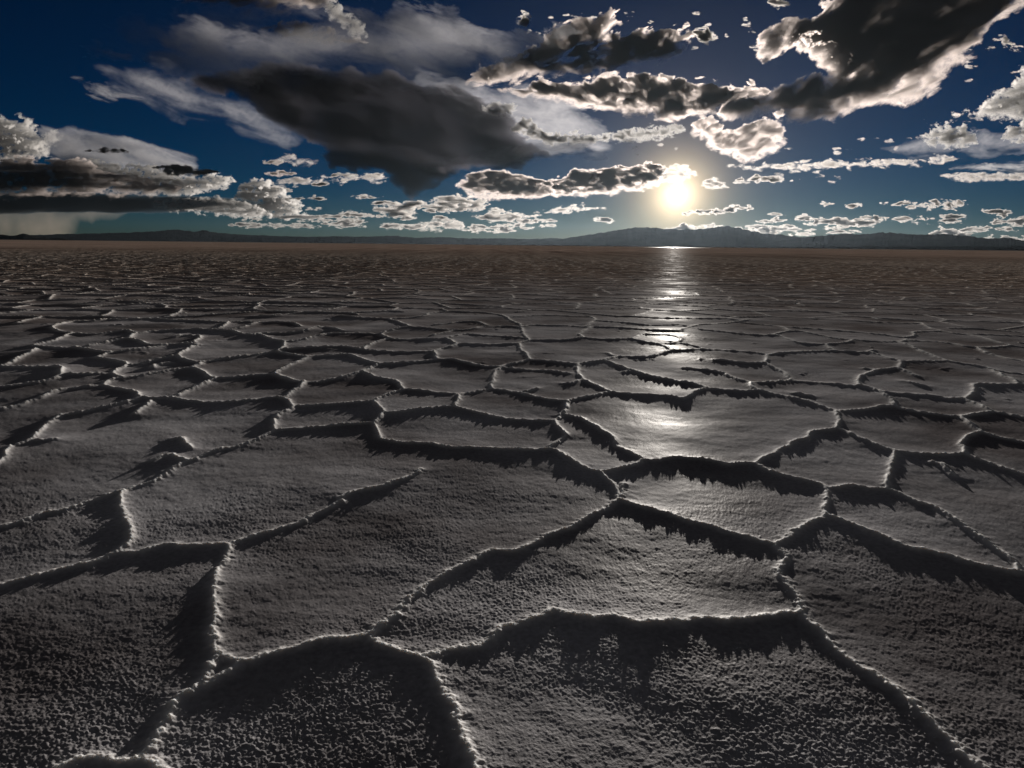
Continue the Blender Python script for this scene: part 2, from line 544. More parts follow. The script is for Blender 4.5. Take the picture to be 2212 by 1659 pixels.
}
WIN = {'A': (0, 495.4, 1 / 3), 'B': (737.3, 495.4, 1 / 3), 'C': (1474.6, 495.4, 1 / 3),
       'D': (0, 979.2, .4096), 'E': (737.3, 979.2, .4096), 'F': (1474.6, 979.2, .4096)}


def ground(vx, vy):
    d = ray(vx, vy)
    t = -EYE[2] / d[2]
    return d[0] * t, d[1] * t


def smooth_line(p):
    """Catmull-Rom through the measured points"""
    p = np.array(p)
    if len(p) < 3:
        return p
    q = np.vstack([2 * p[0] - p[1], p, 2 * p[-1] - p[-2]])
    o = []
    for i in range(1, len(q) - 2):
        for t in (0, 1 / 3, 2 / 3):
            a, b, c, d = q[i - 1], q[i], q[i + 1], q[i + 2]
            o.append(.5 * (2 * b + (c - a) * t + (2 * a - 5 * b + 4 * c - d) * t * t + (3 * b - a - 3 * c + d) * t ** 3))
    o.append(p[-1])
    return np.array(o)


def build_salt_flat():
    H, F = 1.0, 731.0
    rows = [0.35]
    r = 0.35
    while r < 26000:
        if r < 1.0: s = 0.012
        elif r < 8: s = min((r * r + 1) / F / 1.3, 0.035)
        elif r < 45: s = 0.035 + 0.0008 * (r - 8)
        elif r < 130: s = 0.065 * (r / 45) ** 2.5
        else: s = 0.0075 * r
        r += s
        rows.append(r)
    R = np.array(rows)
    az = np.radians(np.concatenate([np.linspace(-80, -41.3, 60), np.linspace(-41, 41, 1420), np.linspace(41.3, 80, 60)]))
    nr, nc = len(R), len(az)
    X = (R[:, None] * np.sin(az)[None]).astype(np.float64)
    Y = (R[:, None] * np.cos(az)[None]).astype(np.float64)
    # jagged course of every ridge: warp the ground before measuring distances
    near = R < 135
    k = int(near.sum())
    x, y = X[:k], Y[:k]
    wx = x + 0.030 * fbm(x * 5, y * 5, 3, .55, 11) + 0.010 * noise(x * 45, y * 45, 13)
    wy = y + 0.030 * fbm(x * 5, y * 5, 3, .55, 21) + 0.010 * noise(x * 45, y * 45, 23)
    # measured ridges
    D = np.full((k, nc), 9.0, np.float32)
    M = 0.8
    for win, txt in TRACE.items():
        ox, oy, sx = WIN[win]
        for line in txt.strip().splitlines():
            p = [tuple(map(float, c.split(','))) for c in line.split()]
            p = smooth_line([ground(ox + a * sx, oy + b * sx) for a, b in p])
            for a, b in zip(p[:-1], p[1:]):
                lo = np.minimum(a, b) - M
                hi = np.maximum(a, b) + M
                rlo = max(0.3, lo[1]); rhi = math.hypot(max(abs(lo[0]), abs(hi[0])), hi[1])
                i0, i1 = np.searchsorted(R, rlo), min(k, np.searchsorted(R, rhi) + 1)
                cs = [math.atan2(cx, max(cy, .05)) for cx in (lo[0], hi[0]) for cy in (lo[1], hi[1])]
                j0, j1 = np.searchsorted(az, min(cs)), np.searchsorted(az, max(cs)) + 1
                if i1 <= i0 or j1 <= j0: continue
                px, py = wx[i0:i1, j0:j1], wy[i0:i1, j0:j1]
                d = b - a
                l2 = max(d @ d, 1e-9)
                tt = np.clip(((px - a[0]) * d[0] + (py - a[1]) * d[1]) / l2, 0, 1)
                dist = np.hypot(px - a[0] - tt * d[0], py - a[1] - tt * d[1])
                np.minimum(D[i0:i1, j0:j1], dist, out=D[i0:i1, j0:j1])
    # polygons of the rest of the flat
    C = 1.02
    qx, qy = wx / C, wy / C * 1.05
    qx = qx + .35 * noise(qx * .4, qy * .4, 31); qy = qy + .35 * noise(qx * .4, qy * .4, 37)
    ix, iy = np.floor(qx), np.floor(qy)
    f1 = np.full(qx.shape, 99.0); f2 = f1.copy()
    p1x = np.zeros_like(qx); p1y = p1x.copy(); p2x = p1x.copy(); p2y = p1x.copy()
    jit = np.random.default_rng(5).random((512, 512, 2))
    for dx in (-1, 0, 1):
        for dy in (-1, 0, 1):
            cx, cy = (ix + dx).astype(int), (iy + dy).astype(int)
            jj = jit[cx & 511, cy & 511]
            sx_, sy_ = cx + .08 + .84 * jj[..., 0], cy + .08 + .84 * jj[..., 1]
            d = (qx - sx_) ** 2 + (qy - sy_) ** 2
            n1 = d < f1
            n2 = ~n1 & (d < f2)
            p2x = np.where(n1, p1x, np.where(n2, sx_, p2x)); p2y = np.where(n1, p1y, np.where(n2, sy_, p2y))
            f2 = np.where(n1, f1, np.where(n2, d, f2))
            p1x = np.where(n1, sx_, p1x); p1y = np.where(n1, sy_, p1y)
            f1 = np.where(n1, d, f1)
    vd = (f2 - f1) / (2 * np.hypot(p2x - p1x, p2y - p1y) + 1e-6) * C
    # inside the measured area only the measured ridges count
    bnd = np.array([ground(a, b) for a, b in ((-60, 705), (330, 688), (740, 684), (920, 672), (1120, 674), (1290, 682),
                                               (1480, 690), (1600, 692), (1880, 690), (2000, 697), (2110, 728), (2270, 752))])
    baz = np.arctan2(bnd[:, 0], bnd[:, 1]); br = np.hypot(bnd[:, 0], bnd[:, 1])
    lim = np.interp(az, baz, br, left=br[0], right=br[-1])
    rr = np.hypot(x, y); aa = np.arctan2(x, y)
    # view coordinates of every point of the flat, for the test only
    inside = (rr < lim[None, :]) & (rr > 1.0)
    cz = y * math.cos(PITCH) + math.sin(PITCH) * EYE[2]
    vx_ = x / np.maximum(cz, .05) * FV
    inside &= np.abs(vx_) < 1290
    vd = vd + 1.5 * np.where(inside, np.clip((1280 - np.abs(vx_)) / 110, 0, 1), 0)
    D = np.minimum(D, vd)
    D0 = D
    D = np.minimum(D, 1.2)
    # heights (m)
    spac = np.gradient(R[:k])[:, None]
    cw = np.maximum(0.0105, spac * 0.5)
    along = 0.75 + 0.55 * fbm(x * 2.2, y * 2.2, 2, .5, 41)
    jag = np.clip(0.8 + 1.5 * fbm(x * 11, y * 11, 3, .7, 43), 0.3, 1.8)
    left = sstep(0.05, -0.35, aa) * sstep(3.5, 9, rr)
    amp = 1.0 + 0.7 * left
    amp = amp * (0.48 + 0.34 * sstep(1.5, 4.5, rr)) * (1 - 0.45 * sstep(4, 12, rr) * (1 - .45 * left / 1.0))
    skirt = 0.0125 * np.exp(-D / 0.20) * along * amp
    crest = 0.0085 * np.exp(-(D / cw) ** 2.2) * along * jag * amp
    crest = crest + 0.0105 * np.exp(-D / np.maximum(.030, spac * .8)) * (.45 + .55 * jag) * amp
    lump = 0.0025 * np.exp(-(D / .03) ** 2) * (fbm(x * 38, y * 38, 2, .6, 47) + .15)
    z = skirt + crest + lump
    flat = 1 - .78 * sstep(5, 14, rr) * (1 - .5 * left)
    z = z + flat * (0.020 * fbm(x * 1.0, y * 1.0, 2, .5, 51) * (1 + left) + 0.006 * fbm(x * 3.0, y * 3.6, 3, .5, 53))
    g_on = sstep(6, 1.4, rr) ** 1.2
    gr = 1.5 * np.maximum(noise(x * 112, y * 112, 61) + .08, 0) + 1.1 * np.maximum(noise(x * 190 + 5, y * 190, 62) + .05, 0) + .45 * fbm(x * 34, y * 34, 2, .5, 64)
    grit = np.maximum(noise(x * 70, y * 70, 65) + .1, 0) + .8 * np.maximum(noise(x * 150, y * 150, 66), 0)
    z = z + sstep(7, 2.5, rr) * .0055 * grit * np.exp(-(D / .015) ** 2)
    patch = 0.4 + 1.5 * np.clip(fbm(x * 1.6, y * 1.6, 2, .5, 67) + .2, 0, 1)
    z = z + g_on * 0.0016 * gr * patch + sstep(20, 5, rr) * 0.0013 * fbm(x * 28, y * 28, 2, .5, 63)
    # single scabs and crumbs lying on the plates
    scab = np.clip(fbm(x * 3.1, y * 3.1, 1, .5, 71) - .34, 0, 1) * np.clip(noise(x * 17, y * 17, 73) - .1, 0, 1)
    z = z + 0.10 * scab * sstep(4.5, 7, rr)
    Z = np.zeros((nr, nc))
    Z[:k] = z * sstep(133, 90, rr)
    fx, fy = X[k:], Y[k:]
    crestf = np.zeros((nr, nc), np.float32)
    crestf[:k] = np.exp(-(D0 / np.maximum(.017, spac * .8)) ** 1.5) * sstep(125, 40, rr) * np.minimum(1, .06 / spac) ** .6
    V = np.stack([X, Y, Z], -1).reshape(-1, 3)
    o = mesh_from('salt_flat', V, grid_quads(nr, nc)[:, ::-1], salt_material())
    a = o.data.attributes.new('crest', 'FLOAT', 'POINT')
    a.data.foreach_set('value', crestf.ravel())
    tag(o, 'cracked salt crust of raised polygon rims reaching to the horizon', kind='structure')
    print('salt flat', nr, nc)


build_salt_flat()

# ------------------------------------------------------------------ mountains on the horizon
def horizon_v(vx):
    return 531.0 + (vx - 1106) * math.tan(ROLL)


def mountain_range(label, pts, dist, depth, mat, seed, rough=1.0):
    """a real range: its crest follows measured heights, spurs run down to the plain on both sides"""
    vx = np.linspace(pts[0][0], pts[-1][0], int((pts[-1][0] - pts[0][0]) * 0.8) + 8)
    hv = np.interp(vx, [p[0] for p in pts], [p[1] for p in pts])
    ang = np.arctan((vx - 1106) / FV / math.cos(PITCH))
    nd = 60
    t = np.linspace(-1, 1, nd)[:, None]
    hv = hv * (1 + .16 * fbm(vx / 16, vx * 0 + seed, 5, .62, seed + 4))
    h0 = np.tan(hv / FV) * dist
    prof = np.clip(1 - np.abs(t) ** 1.25, 0, 1)
    u = vx[None] / 22.0 + 0 * t
    w_ = t * 4 + 0 * u
    spur = fbm(u, w_, 5, .55, seed, ridged=True)
    hz = h0[None] * (prof * (0.93 + 0.28 * rough * spur * (0.3 + np.abs(t))) + .06 * rough * fbm(u * 3, w_ * 3, 3, .6, seed + 9) * prof)
    hz = np.maximum(hz, 0) - 2.0
    rad = dist + t * depth
    x = rad * np.sin(ang)[None]
    y = rad * np.cos(ang)[None]
    o = mesh_from('mountain_range', np.stack([x, y, hz], -1).reshape(-1, 3), grid_quads(nd, len(vx))[:, ::-1], mat)
    return tag(o, label, kind='structure')


ROCK = plain_material('mountain_rock', (0.025, 0.024, 0.023), (0.04, 0.037, 0.034), 0.004)
DARK = plain_material('dark_hill', (0.02, 0.02, 0.02), (0.04, 0.037, 0.033), 0.01)
mountain_range('pale blue range far behind the left part of the flat',
               [(-120, 2), (100, 9), (200, 13), (300, 16), (380, 22), (410, 24), (440, 20), (463, 24), (490, 19), (560, 15), (640, 14), (700, 12), (760, 6)], 21500, 1500, ROCK, 3)
mountain_range('low blue range in the middle of the horizon',
               [(480, 3), (560, 9), (640, 12), (730, 15), (800, 15), (860, 18), (900, 14), (960, 16), (1010, 14), (1080, 15), (1140, 14), (1190, 17), (1240, 12), (1330, 5)], 19000, 1300, ROCK, 5)
mountain_range('broad mountain massif under the sun',
               [(1060, 2), (1150, 10), (1200, 14), (1260, 25), (1310, 33), (1345, 40), (1375, 43), (1400, 42), (1440, 38), (1500, 40), (1545, 45), (1570, 43), (1600, 35), (1660, 28), (1720, 22), (1780, 12), (1850, 4)], 16000, 1500, ROCK, 7, .45)
mountain_range('long dark range along the right part of the horizon',
               [(1580, 4), (1650, 14), (1720, 24), (1760, 28), (1800, 31), (1830, 29), (1880, 34), (1910, 31), (1960, 29), (2000, 31), (2050, 27), (2100, 22), (2130, 24), (2180, 17), (2260, 13), (2340, 5)], 13000, 1300, ROCK, 9, .6)
mountain_range('small dark hills below the rain on the left',
               [(-60, 5), (0, 6), (40, 10), (60, 7), (85, 12), (110, 8), (140, 4), (160, 5), (185, 2)], 9000, 500, DARK, 13)
mountain_range('thin dark far shore at the foot of the right mountains',
               [(1000, 1.0), (1200, 2.0), (1350, 2.2), (1600, 3), (1800, 5), (1950, 7), (2100, 8), (2212, 9), (2340, 9)], 6500, 300, DARK, 17, .5)

# ------------------------------------------------------------------ strip of water at the far edge of the flat
def lake():
    mt, t, N, L = new_mat('lake_water')
    o = N('ShaderNodeOutputMaterial'); b = N('ShaderNodeBsdfPrincipled')
    L(b.outputs[0], o.inputs['Surface'])
    b.inputs['Base Color'].default_value = (0.02, 0.03, 0.035, 1)
    b.inputs['Roughness'].default_value = 0.45
    g = N('ShaderNodeNewGeometry'); n = N('ShaderNodeTexNoise')
    n.inputs['Scale'].default_value = 0.25; n.inputs['Detail'].default_value = 4
    L(g.outputs['Position'], n.inputs['Vector'])
    bp = N('ShaderNodeBump'); bp.inputs['Strength'].default_value = 0.2; bp.inputs['Distance'].default_value = 0.3
    L(n.outputs['Fac'], bp.inputs['Height']); L(bp.outputs[0], b.inputs['Normal'])
    n_ = 120
    vx = np.linspace(1375, 1520, n_)
    ang = np.arctan((vx - 1106) / FV / math.cos(PITCH))
    e = np.sin(np.linspace(0, math.pi, n_)) ** .6
    r0 = 1250 - 150 * e + 30 * fbm(vx / 30, vx * 0, 3, .5, 81)
    r1 = 1250 + 150 * e + 40 * fbm(vx / 25, vx * 0, 3, .5, 83)
    rad = np.linspace(0, 1, 12)[:, None] * (r1 - r0)[None] + r0[None]
    V = np.stack([rad * np.sin(ang), rad * np.cos(ang), np.full(rad.shape, 0.02)], -1).reshape(-1, 3)
    ob = mesh_from('shallow_water', V, grid_quads(12, n_)[:, ::-1], mt)
    tag(ob, 'narrow strip of shallow water shining below the sun', kind='structure')


lake()

# ------------------------------------------------------------------ clouds
VOL = {}


def vol_material(color, sigma, g):
    key = (tuple(color), sigma, g)
    if key not in VOL:
        mt, t, N, L = new_mat('cloud_vapour')
        o = N('ShaderNodeOutputMaterial')
        v = N('ShaderNodeVolumePrincipled')
        v.inputs['Color'].default_value = (*color, 1)
        v.inputs['Density'].default_value = sigma
        v.inputs['Anisotropy'].default_value = g
        L(v.outputs[0], o.inputs['Volume'])
        VOL[key] = mt
    return VOL[key]


def poly_sdf(px, py, poly):
    """distance to the outline, positive inside"""
    d = np.full(px.shape, 1e9)
    ins = np.zeros(px.shape, bool)
    n = len(poly)
    for i in range(n):
        ax, ay = poly[i]; bx, by = poly[(i + 1) % n]
        ex, ey = bx - ax, by - ay
        t = np.clip(((px - ax) * ex + (py - ay) * ey) / max(ex * ex + ey * ey, 1e-9), 0, 1)
        d = np.minimum(d, np.hypot(px - ax - t * ex, py - ay - t * ey))
        if ay != by:
            c = ((ay > py) != (by > py)) & (px < (bx - ax) * (py - ay) / (by - ay) + ax)
            ins ^= c
    return np.where(ins, d, -d)


# kind: tau (optical depth of the core), soft (px over which it builds up), amp (px of ragged edge), scale (px of the biggest puff),
#       low (how thin the gaps inside get), stretch (along the streaks), rot (degrees), colour, g, step (px)
PRE = {
    'cumulus': dict(tau=7, soft=14, amp=11, scale=26, low=.02, stretch=1.3, rot=0, col=(.94, .92, .90), g=.45, step=1.1, gain=.60, pow=1.5, belly=.3, solid=.0, fine=.9, puff=0, inner=0.1),
    'dark':    dict(tau=17, soft=24, amp=16, scale=42, low=.06, stretch=1.7, rot=12, col=(.86, .76, .72), g=.62, step=1.3, gain=.60, pow=1.7, belly=.8, solid=.9, fine=.6, puff=0, inner=0.26),
    'small':   dict(tau=14, soft=8, amp=8, scale=17, low=.08, stretch=2.0, rot=0, col=(.74, .70, .67), g=.6, step=.9, gain=.56, pow=1.9, belly=.2, solid=.6, fine=.6, puff=0, inner=0.15),
    'veil':    dict(tau=1.0, soft=30, amp=30, scale=80, low=.42, stretch=2.6, rot=-18, col=(.70, .70, .74), g=.5, step=1.8, gain=.62, pow=1.2, belly=0, solid=0, fine=.15, puff=0, inner=0.1),
    'wisp':    dict(tau=.6, soft=12, amp=14, scale=38, low=.05, stretch=3.5, rot=-14, col=(.8, .8, .82), g=.5, step=1.5, gain=.64, pow=1.3, belly=0, solid=0, fine=.2, puff=0, inner=0.1),
    'storm':   dict(tau=9, soft=26, amp=24, scale=100, low=.55, stretch=1.8, rot=-24, col=(.12, .115, .135), g=.5, step=2.2, gain=.56, pow=1.3, belly=0, solid=.9, fine=.15, puff=0, inner=0.42),
    'base':    dict(tau=9, soft=6, amp=4, scale=40, low=.7, stretch=4.0, rot=0, col=(.12, .17, .22), g=.3, step=1.6, gain=.5, pow=1.2, belly=0, solid=.5, fine=.1, puff=0, inner=0.3),
    'rain':    dict(tau=1.1, soft=34, amp=16, scale=140, low=.6, stretch=.8, rot=8, col=(.62, .53, .44), g=.5, step=2.0, gain=.42, pow=1.1, belly=0, solid=0, fine=0, puff=0, inner=0.3),
}
CLOUD_N = [0]


def cloud(name, label, poly, preset, group=None, cat='cloud', kind=None, dist=None, **kw):
    P = dict(PRE[preset]); P.update(kw)
    CLOUD_N[0] += 1
    seed = CLOUD_N[0] * 7 + 100
    polys = poly if isinstance(poly[0], list) else [poly]
    poly = np.array([p for q in polys for p in q], float)
    pad = P['amp'] * 1.2 + 3
    lo, hi = poly.min(0) - pad, poly.max(0) + pad
    st = P['step']
    nx, ny = int((hi[0] - lo[0]) / st) + 2, int((hi[1] - lo[1]) / st) + 2
    gx, gy = np.meshgrid(lo[0] + st * np.arange(nx), lo[1] + st * np.arange(ny))
    c, s = math.cos(math.radians(P['rot'])), math.sin(math.radians(P['rot']))
    u = (gx * c - gy * s) / (P['scale'] * P['stretch'])
    v = (gx * s + gy * c) / P['scale']
    octs = max(3, int(math.log2(P['scale'] / (1.3 * st))) + 1)
    wu = u + .22 * noise(u * 1.7, v * 1.7, seed + 50); wv = v + .22 * noise(u * 1.7, v * 1.7, seed + 60)
    n1 = fbm(wu, wv, octs, P['gain'], seed)
    n2 = fbm(wu * 1.9, wv * 1.9, octs - 1, P['gain'], seed + 30)
    billow = 1 - 2.8 * np.abs(fbm(wu * 1.3, wv * 1.3, octs, P['gain'], seed + 70))
    sd0 = np.full(gx.shape, -1e3)
    for q in polys:
        qa = np.array(q, float)
        m_ = 40 if len(polys) > 1 else 1e6
        j0, j1 = np.searchsorted(gx[0], (qa[:, 0].min() - m_, qa[:, 0].max() + m_)); i0, i1 = np.searchsorted(gy[:, 0], (qa[:, 1].min() - m_, qa[:, 1].max() + m_))
        sd0[i0:i1, j0:j1] = np.maximum(sd0[i0:i1, j0:j1], poly_sdf(gx[i0:i1, j0:j1], gy[i0:i1, j0:j1], q))
    sd = sd0 + P['amp'] * (3.2 * n1 + .7 * billow - .35)
    # thin towards the underside, where low light comes through
    t = np.zeros_like(gy)
    ins = sd0 > 0
    if P['belly'] > 0:
        top = np.where(ins, gy, 1e9).min(0); bot = np.where(ins, gy, -1e9).max(0)
        ok = bot > top
        xs = np.arange(nx)
        if ok.sum() > 2:
            top = np.interp(xs, xs[ok], top[ok]); bot = np.interp(xs, xs[ok], bot[ok])
            ker = np.ones(9) / 9
            top = np.convolve(np.pad(top, 4, 'edge'), ker, 'valid'); bot = np.convolve(np.pad(bot, 4, 'edge'), ker, 'valid')
            t = np.clip((gy - top) / np.maximum(bot - top, 6), 0, 1)
    soft = P['soft'] * (1 + P['belly'] * (1.6 * sstep(.45, 1.0, t) - .5 * (1 - sstep(0, .4, t))))
    e = np.maximum(sd, 0) / soft
    f = (1 - np.exp(-e)) ** P['pow']
    hol = P['low'] + (1 - P['low']) * np.clip(.5 + 2.2 * n2 + .25 * billow, 0.03, 1.4)
    core = sstep(.5, 2.2, e) * P['solid']
    fine = 1 - 3.0 * np.abs(fbm(gx / 11 * 34 / (P['scale'] + 14), gy / 9 * 34 / (P['scale'] + 14), 3, .6, seed + 80))
    inner = np.clip(.42 + 1.5 * (n2 + .6 * n1) + .12 * fine, P['inner'], 1.2)
    f = f * (hol * np.clip(.75 + P['fine'] * fine, .08, 2) * (1 - core) + core * inner)
    f = np.where(sd > 0, f, 0)
    f[0, :] = f[-1, :] = 0; f[:, 0] = f[:, -1] = 0
    # where it hangs
    mid = ray(*(poly.min(0) + poly.max(0)) / 2)
    if dist is None:
        dist = min(max(3600 / max(mid[2], .02), 9000), 62000)
    px = dist / FV
    ext = min(hi[0] - lo[0] - 2 * pad, 2.2 * (hi[1] - lo[1] - 2 * pad))
    if len(polys) > 1: ext = 26
    half = (.2 if P['puff'] else .38) * max(ext, 14) * px                    # deepest half thickness, m
    sigma = P['tau'] / (2 * half)
    dx = (gx - 1106) / FV; dy = (829.5 - gy) / FV
    dirs = RIGHT * dx[..., None] + UP * dy[..., None] + FWD
    dirs /= np.linalg.norm(dirs, axis=-1, keepdims=True)
    # faces where any corner is inside; corners outside carry no thickness, so both skins meet there
    q = grid_quads(ny, nx)
    ff = f.ravel()
    keep = (ff[q] > 1e-4).any(1)
    q = q[keep]
    used = np.unique(q)
    re = np.full(nx * ny, -1); re[used] = np.arange(len(used))
    ff = ff[used]
    dd = dirs.reshape(-1, 3)[used]
    bul = noise(u.ravel()[used] * 2, v.ravel()[used] * 2, seed + 90) * .5
    rim = ff <= 1e-4
    pf = np.zeros(nx * ny)
    if P['puff'] > 0:
        rnd = np.random.default_rng(seed)
        ys, xs_ = np.nonzero(sd0 > 2)
        wgx = gx + 5 * fbm(gx / 16, gy / 16, 3, .6, seed + 3); wgy = gy + 5 * fbm(gx / 16, gy / 16, 3, .6, seed + 5)
        pf2 = np.zeros_like(gx)
        for r0, r1, share in ((.55, .95, 9), (.28, .5, 3.2), (.14, .24, 1.2)):
            cnt = int(len(ys) * st * st / (P['scale'] ** 2) * share / (share * .12 + .1)) + 3
            for k in rnd.integers(0, len(ys), min(cnt, 400)):
                r = P['scale'] * rnd.uniform(r0, r1)
                cx, cy = gx[0, xs_[k]], gy[ys[k], 0]
                j0, j1 = np.searchsorted(gx[0], (cx - r - 9, cx + r + 9)); i0, i1 = np.searchsorted(gy[:, 0], (cy - r - 9, cy + r + 9))
                d2 = 1 - ((wgx[i0:i1, j0:j1] - cx) ** 2 + (wgy[i0:i1, j0:j1] - cy) ** 2 * 1.2) / (r * r)
                h = r * np.sqrt(np.clip(d2, 0, 1)) + r * rnd.uniform(-.4, .7) * (d2 > 0)
                pf2[i0:i1, j0:j1] = np.maximum(pf2[i0:i1, j0:j1], h) if r0 > .5 else pf2[i0:i1, j0:j1] + .55 * np.maximum(h, 0)
        pf = (pf2 * np.minimum(f * 2.5, 1) * P['puff']).ravel()
    pf = pf[used] * px * 2.5
    front = EYE + dd * (dist - half * ff * (1 + bul) - pf)[:, None]
    back = EYE + dd * (dist + half * ff * (1 - bul))[:, None]
    n_ = len(used)
    bi = np.arange(n_) + n_
    bi[rim] = np.arange(n_)[rim]
    sel = np.cumsum(~rim) - 1
    bi = np.where(rim, np.arange(n_), n_ + sel)
    V = np.vstack([front, back[~rim]])
    qf = re[q]
    Q = np.vstack([qf[:, ::-1], bi[qf]])
    o = mesh_from(name, V, Q, vol_material(P['col'], sigma, P['g']))
    tag(o, label, None if kind else cat, group, kind)
    return o


def T(s):
    return [tuple(map(float, c.split(','))) for c in s.split()]


cloud('storm_cloud', 'huge dark slate storm cloud tapering down towards the horizon', T('395,168 480,150 560,148 680,150 780,152 900,165 960,180 1040,215 1075,250 1105,270 1130,300 1180,330 1130,348 1060,360 1010,372 960,382 930,402 885,418 850,400 830,372 760,372 715,356 680,320 620,280 560,235 480,200 420,185'), 'storm')
cloud('veil_cloud', 'wide thin grey veil spread above the huge dark storm cloud', T('370,70 430,45 560,70 690,35 850,5 980,20 1060,60 1180,60 1250,70 1150,120 1040,170 1000,215 900,185 700,172 500,172 400,178 300,130'), 'veil', dist=8500)
cloud('veil_cloud', 'dim feathered veil fading into the dark blue upper left corner', T('190,70 330,30 450,10 640,0 700,30 560,90 420,150 320,140'), 'veil', tau=.45, low=.1, soft=40)
cloud('veil_cloud', 'pale streaked veil along the lower left edge of the storm cloud', T('200,140 330,130 420,165 500,190 570,220 645,285 610,318 520,300 420,268 300,225'), 'veil', tau=.42, soft=44, amp=26, scale=60, stretch=3.0, low=.03, fine=.3, gain=.52, dist=31000)
cloud('veil_cloud', 'soft grey veil joining the storm cloud to the dark sloping clouds', T('860,150 1000,150 1200,190 1330,270 1300,335 1180,340 1060,300 960,230'), 'veil', tau=1.0, soft=45, rot=-12, dist=27000)
cloud('wisp_cloud', 'faint feathery wisp alone in the deep blue upper left sky', T('150,95 210,90 260,115 320,130 260,135 200,120'), 'wisp')
cloud('wisp_cloud', 'faint streak sloping down left of the storm cloud', T('160,170 220,190 330,205 300,215 200,210'), 'wisp')
cloud('cloud', 'dark narrow cloud along the top edge above the grey veil', T('340,-30 700,-30 710,15 620,28 500,22 400,12'), 'dark', tau=6)
cloud('cloud', 'small dark ragged cloud over the grey veil', T('570,62 610,48 660,45 700,62 760,82 790,92 720,104 650,98 600,85'), 'dark', tau=6, amp=10, scale=30)
cloud('cloud', 'bright white ragged cloud beside the small dark one at the top', T('690,0 720,-10 745,25 790,50 795,82 760,80 735,50 700,35'), 'cumulus', tau=3)
cloud('cloud', 'dark sloping cloud with a bright lower edge, first right of the grey veil', T('1000,178 1060,130 1130,110 1190,70 1270,38 1320,20 1350,45 1310,85 1235,112 1180,150 1100,182 1040,192'), 'dark', rot=28)
cloud('cloud', 'dark sloping cloud with ragged right tip above the long flat one', T('1170,152 1240,112 1310,88 1380,65 1430,78 1490,52 1515,75 1485,100 1440,128 1340,150 1230,162'), 'dark', rot=20)
cloud('cloud', 'long flat dark cloud with a creamy ragged underside', T('1090,192 1200,180 1330,165 1430,165 1530,175 1620,182 1645,200 1600,225 1560,245 1480,255 1440,262 1380,250 1300,238 1200,222 1130,208'), 'dark', rot=0)
cloud('cloud', 'biggest dark cloud at the upper right with bright torn edges', T('1630,120 1650,62 1700,42 1750,30 1790,0 1800,-30 2230,-30 2212,20 2150,50 2130,100 2080,140 2030,175 1990,212 1900,235 1830,245 1760,262 1720,268 1690,252 1600,256 1560,245 1600,212 1645,190 1700,172 1780,155 1760,135 1735,112 1690,112 1650,130'), 'dark', tau=24, soft=36, amp=17, scale=70, rot=25)
cloud('cloud', 'round clump hanging below the biggest cloud, above right of the sun', T('1490,270 1540,262 1590,275 1640,258 1690,240 1695,270 1688,320 1660,345 1600,345 1545,330 1525,300'), 'dark', tau=8, soft=18)
cloud('cloud', 'thin curved bright rimmed cloud straight above the sun', T('1240,300 1340,284 1400,275 1470,268 1482,285 1420,300 1360,306 1290,312'), 'cumulus', tau=6, amp=8, scale=24)
cloud('cloud', 'small white puff at the right edge of the storm cloud', T('1040,232 1070,220 1110,222 1122,245 1100,255 1060,246'), 'cumulus', tau=3.5)
cloud('cloud', 'knobby grey cloud below the small white puff', T('1110,280 1130,258 1160,260 1178,285 1250,288 1300,300 1270,312 1180,312 1130,296'), 'cumulus')
cloud('veil_cloud', 'smooth pale sheet lit under the right end of the storm cloud', T('890,352 1000,340 1100,310 1180,298 1290,302 1260,330 1160,350 1020,364 920,366'), 'veil', tau=1.8, soft=22, amp=12, scale=50, rot=8, dist=16000)
cloud('cloud', 'low dark cloud with flat base, left one of the pair beside the sun', T('985,402 1010,376 1050,366 1100,370 1150,385 1205,392 1205,424 1120,434 1060,432 1020,424'), 'dark', soft=15, amp=7, scale=28, rot=0)
cloud('cloud', 'low dark cloud reaching right up to the sun', T('1190,392 1240,366 1290,362 1340,360 1400,354 1435,360 1442,374 1430,392 1420,402 1380,412 1300,425 1230,428 1195,424'), 'dark', soft=15, amp=7, scale=26, rot=0)
cloud('cloud', 'brilliant frayed cloud just above the sun', T('1405,372 1435,358 1478,358 1500,372 1496,392 1470,398 1445,396 1415,396'), 'small', tau=3)
cloud('cloud', 'small dark wedge cloud just right of the sun', T('1508,404 1525,388 1542,378 1560,390 1577,406 1540,411'), 'small', tau=6, amp=4)
cloud('cloud', 'white towering cumulus at the left edge', T('-40,256 30,254 72,258 78,290 120,286 136,302 110,330 60,348 0,352 -40,352'), 'cumulus', tau=5)
cloud('veil_cloud', 'smooth white sloping sheet behind the left cumulus bank', T('75,274 150,270 220,288 290,296 350,315 420,340 445,358 400,388 300,366 200,356 120,348'), 'veil', tau=2.4, soft=22, amp=10, scale=60, dist=26000)
cloud('cloud', 'dark lumpy cumulus bank at the left edge above the slate base', T('-40,348 60,338 100,345 150,340 190,352 240,372 330,392 400,405 380,420 200,424 -40,428'), 'dark', tau=11, soft=16, amp=10, scale=26, rot=0, dist=20000)
cloud('cloud', 'sunlit billowing cumulus heaped on the right part of the dark bank', T('150,352 190,340 250,352 330,360 400,376 480,376 510,392 480,408 420,424 350,428 300,410 240,402 190,385'), 'cumulus', tau=5, soft=12, scale=20, dist=25000)
cloud('cloud', 'low frayed cumulus row between slate base and cauliflower cumulus', T('330,436 420,428 500,430 560,446 590,466 520,470 440,462 380,456'), 'cumulus', tau=5, soft=9, scale=16, amp=8, dist=21500)
cloud('cloud', 'flat slate coloured base under the left cumulus bank', T('-40,414 320,418 440,424 530,430 570,440 480,451 400,459 200,459 -40,461'), 'base', dist=23000)
